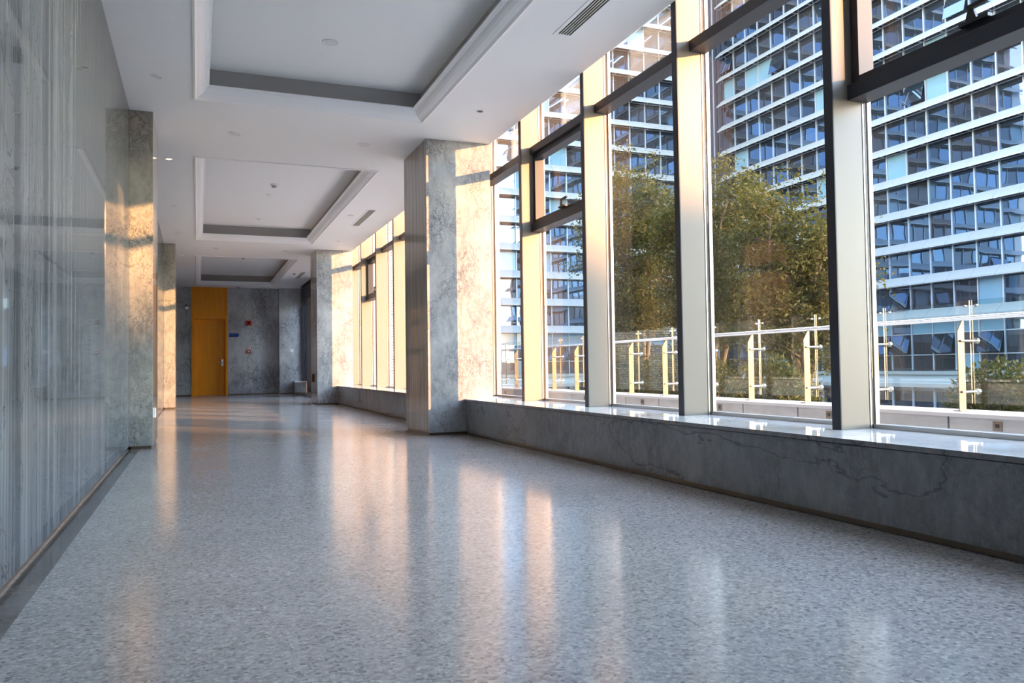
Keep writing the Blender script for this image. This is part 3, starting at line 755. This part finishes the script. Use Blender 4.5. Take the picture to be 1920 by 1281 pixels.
def tree(base, top_z, crown_z0, rx, ry, label, nleaf, seed, lean=(0, 0), name='courtyard_tree', leaf=.105, cat='tree', trunk_r=.11):
    rnd = random.Random(seed); rng = np.random.default_rng(seed)
    t = tag(empty(name, base), label, cat)
    bx_, by_, bz_ = base
    wood = MB(); tips = []
    ctr = Vector((bx_+lean[0], by_+lean[1], (top_z+crown_z0)/2)); hz = (top_z-crown_z0)/2
    nst = 4
    for s_ in range(nst):      # several stems rising from the foot
        ang = 2*PI*s_/nst+rnd.uniform(-.4, .4)
        p = Vector((bx_+.12*math.cos(ang), by_+.12*math.sin(ang), bz_)); path = [p.copy()]; rad = [trunk_r*rnd.uniform(.7, 1.)]
        tgt = Vector((ctr.x+rx*.55*math.cos(ang), ctr.y+ry*.55*math.sin(ang), top_z-hz*rnd.uniform(.35, .75)))
        K = 9
        for i in range(1, K+1):
            f_ = i/K
            q = path[0].lerp(tgt, f_); q.x += math.sin(f_*4+s_)*.12+rnd.uniform(-.06, .06); q.y += math.cos(f_*5+s_)*.12+rnd.uniform(-.06, .06)
            path.append(q); rad.append(rad[0]*(1-.85*f_)+.008)
        wood.tube(path, rad, 8)
        for i in range(3, K+1):
            for b_ in range(4):
                a2 = rnd.uniform(0, 2*PI); el = rnd.uniform(.1, 1.0)
                ln = rnd.uniform(.5, 1.0)*rx*(1.05-.4*i/K)
                q0 = path[i]; dv = Vector((math.cos(a2)*math.cos(el), math.sin(a2)*math.cos(el), math.sin(el)))
                q1 = q0+dv*ln*.5+Vector((0, 0, .05)); q2 = q0+dv*ln+Vector((0, 0, -.02*ln))
                wood.tube([q0, q1, q2], [rad[i]*.45+.004, rad[i]*.25+.003, .003], 5)
                tips += [q1, q2, q1.lerp(q2, .5)]
                for _ in range(3):
                    q3 = q1.lerp(q2, rnd.random())+Vector((rnd.gauss(0, .25), rnd.gauss(0, .25), rnd.gauss(0.05, .2)))
                    wood.tube([q1.lerp(q2, .3), q3], [.005, .002], 4); tips.append(q3)
    rel(wood.build('trunk', M['bark'], smooth=True), t)
    # foliage: clusters fill an uneven crown, leaves hang from twig points
    cl = []
    while len(cl) < 120:
        p = rng.normal(size=3); p /= np.linalg.norm(p); p *= rng.uniform(.25, 1.)**.6
        wob = 1+.22*math.sin(p[0]*7+seed)+.18*math.cos(p[1]*6-seed)
        q = np.array([ctr.x+p[0]*rx*wob, ctr.y+p[1]*ry*wob, ctr.z+p[2]*hz*(1+.12*math.sin(5*p[0]+3*p[1]+seed))])
        cl.append(q)
    cl = np.array(cl+[np.array(p) for p in tips if p.z > crown_z0-.6])
    w_ = rng.integers(0, len(cl), nleaf)
    c = cl[w_]+rng.normal(size=(nleaf, 3))*np.array([.20, .20, .13])
    dd_ = rng.normal(size=(nleaf, 3)); dd_[:, 2] = dd_[:, 2]*.5-.55
    hi = c[:, 2] > ctr.z+hz*.6; dd_[hi, 2] += .9
    dd_ /= np.linalg.norm(dd_, axis=1)[:, None]
    leaves_mesh('foliage', c, dd_, leaf, t, M['leaf'], seed)
    return t
tree((13.0, 22.0, -.4), 8.0, .6, 1.55, 1.65, 'green-brown leafy tree at the left, behind the third window from the right', 34000, 11)
tree((13.0, 18.0, -.4), 6.75, .3, 1.5, 1.5, 'tallest leafy tree, left part of the second window from the right', 34000, 12)
tree((13.2, 14.9, -.4), 5.2, .0, 1.35, 1.5, 'leafy tree at the right part of the second window, reaching behind the nearest mullion', 30000, 13, lean=(0, -.1))
tree((14.6, 25.6, -.4), 4.0, 1.0, .9, .9, 'small light green sapling behind the narrow vent window', 5000, 14, trunk_r=.04)
def bush(x, y, rx, rz, n, seed, label, z0=-.4):
    t = tag(empty('shrub', (x, y, z0)), label, 'shrub')
    rng = np.random.default_rng(seed)
    p = rng.normal(size=(n, 3)); p /= np.linalg.norm(p, axis=1)[:, None]; p *= rng.uniform(.3, 1, n)[:, None]**.5
    p[:, 2] = np.abs(p[:, 2]); c = np.array([x, y, z0])+p*np.array([rx, rx, rz])*(1+.15*np.sin(5*p[:, :1]+seed))
    d_ = rng.normal(size=(n, 3)); d_[:, 2] = np.abs(d_[:, 2]); d_ /= np.linalg.norm(d_, axis=1)[:, None]
    leaves_mesh('foliage', c, d_, .11, t, M['leaf'], seed)
    w = MB()
    for i in range(8):
        a = i*.8; w.tube([(x, y, z0), (x+rx*.6*math.cos(a), y+rx*.6*math.sin(a), z0+rz*.7)], [.015, .004], 5)
    rel(w.build('stems', M['bark']), t)
for i, (x, y, rx, rz, n, lab) in enumerate((
        (12.6, 9.3, .95, 1.0, 4200, 'low green shrub at the right edge behind the glass railing'),
        (11.2, 13.2, .8, 1.2, 3500, 'green shrub at the foot of the right tree'),
        (11.2, 15.2, .9, 1.35, 3800, 'green shrub between the right and the tallest tree'),
        (11.3, 17.3, .9, 1.5, 3800, 'green shrub at the foot of the tallest tree'),
        (11.3, 19.6, .9, 1.5, 3800, 'green shrub between the tallest tree and the left tree'),
        (11.5, 21.6, .8, 1.1, 3000, 'green shrub at the foot of the left tree'))):
    bush(x, y, rx, rz, n, 40+i, lab)

# ------------------------------------------------------------------ light
world = bpy.data.worlds.new('sky'); S.world = world; world.use_nodes = True
nt = world.node_tree; nt.nodes.clear()
sky = nt.nodes.new('ShaderNodeTexSky'); sky.sky_type = 'NISHITA'; sky.sun_disc = False
sky.sun_elevation = math.radians(24); sky.sun_rotation = math.atan2(.8, -1.0); sky.air_density = 1.0; sky.dust_density = 0.0; sky.ozone_density = 1.5
bg = nt.nodes.new('ShaderNodeBackground'); bg.inputs['Strength'].default_value = 2.0
wo = nt.nodes.new('ShaderNodeOutputWorld'); mk = nt.nodes.new('ShaderNodeMix'); mk.data_type = 'RGBA'; mk.blend_type = 'ADD'; mk.inputs[0].default_value = 1; mk.inputs[7].default_value = (.62, .70, .82, 1)
nt.links.new(sky.outputs[0], mk.inputs[6])
wb = nt.nodes.new('ShaderNodeMix'); wb.data_type = 'RGBA'; wb.blend_type = 'MULTIPLY'; wb.inputs[0].default_value = 1; wb.inputs[7].default_value = (1.28, 1.0, .79, 1)
nt.links.new(mk.outputs[2], wb.inputs[6]); nt.links.new(wb.outputs[2], bg.inputs[0]); nt.links.new(bg.outputs[0], wo.inputs[0])
sun = bpy.data.lights.new('sun', 'SUN'); sun.energy = 13.5; sun.angle = math.radians(.6); sun.color = (1., .47, .165)
so = bpy.data.objects.new('sun', sun); COL.objects.link(so)
sd = Vector((.8, -1.0, .2064)).normalized()
so.rotation_euler = sd.to_track_quat('Z', 'Y').to_euler()
so.location = (30, -30, 20)

# ------------------------------------------------------------------ camera
cam = bpy.data.cameras.new('camera'); co = bpy.data.objects.new('camera', cam); COL.objects.link(co)
F, YAW, PITCH, ROLL = 1485.31, .3787, .0318, -.0140
cam.sensor_width = 36; cam.sensor_fit = 'HORIZONTAL'; cam.lens = F/1920*36; cam.clip_start = .05; cam.clip_end = 1000
r = Vector((math.cos(YAW), -math.sin(YAW), 0)); f_ = Vector((math.sin(YAW)*math.cos(PITCH), math.cos(YAW)*math.cos(PITCH), math.sin(PITCH))); u = r.cross(f_)
r2 = r*math.cos(ROLL)+u*math.sin(ROLL); u2 = -r*math.sin(ROLL)+u*math.cos(ROLL)
mt = Matrix((r2, u2, -f_)).transposed().to_4x4(); mt.translation = (0, 0, .72)
co.matrix_world = mt
S.camera = co
vs = S.view_settings; vs.view_transform = 'Standard'; vs.look = 'None'; vs.gamma = 1; vs.exposure = 0.62; vs.use_curve_mapping = False
S.cycles.max_bounces = 12; S.cycles.transparent_max_bounces = 24; S.cycles.diffuse_bounces = 6; S.cycles.glossy_bounces = 6
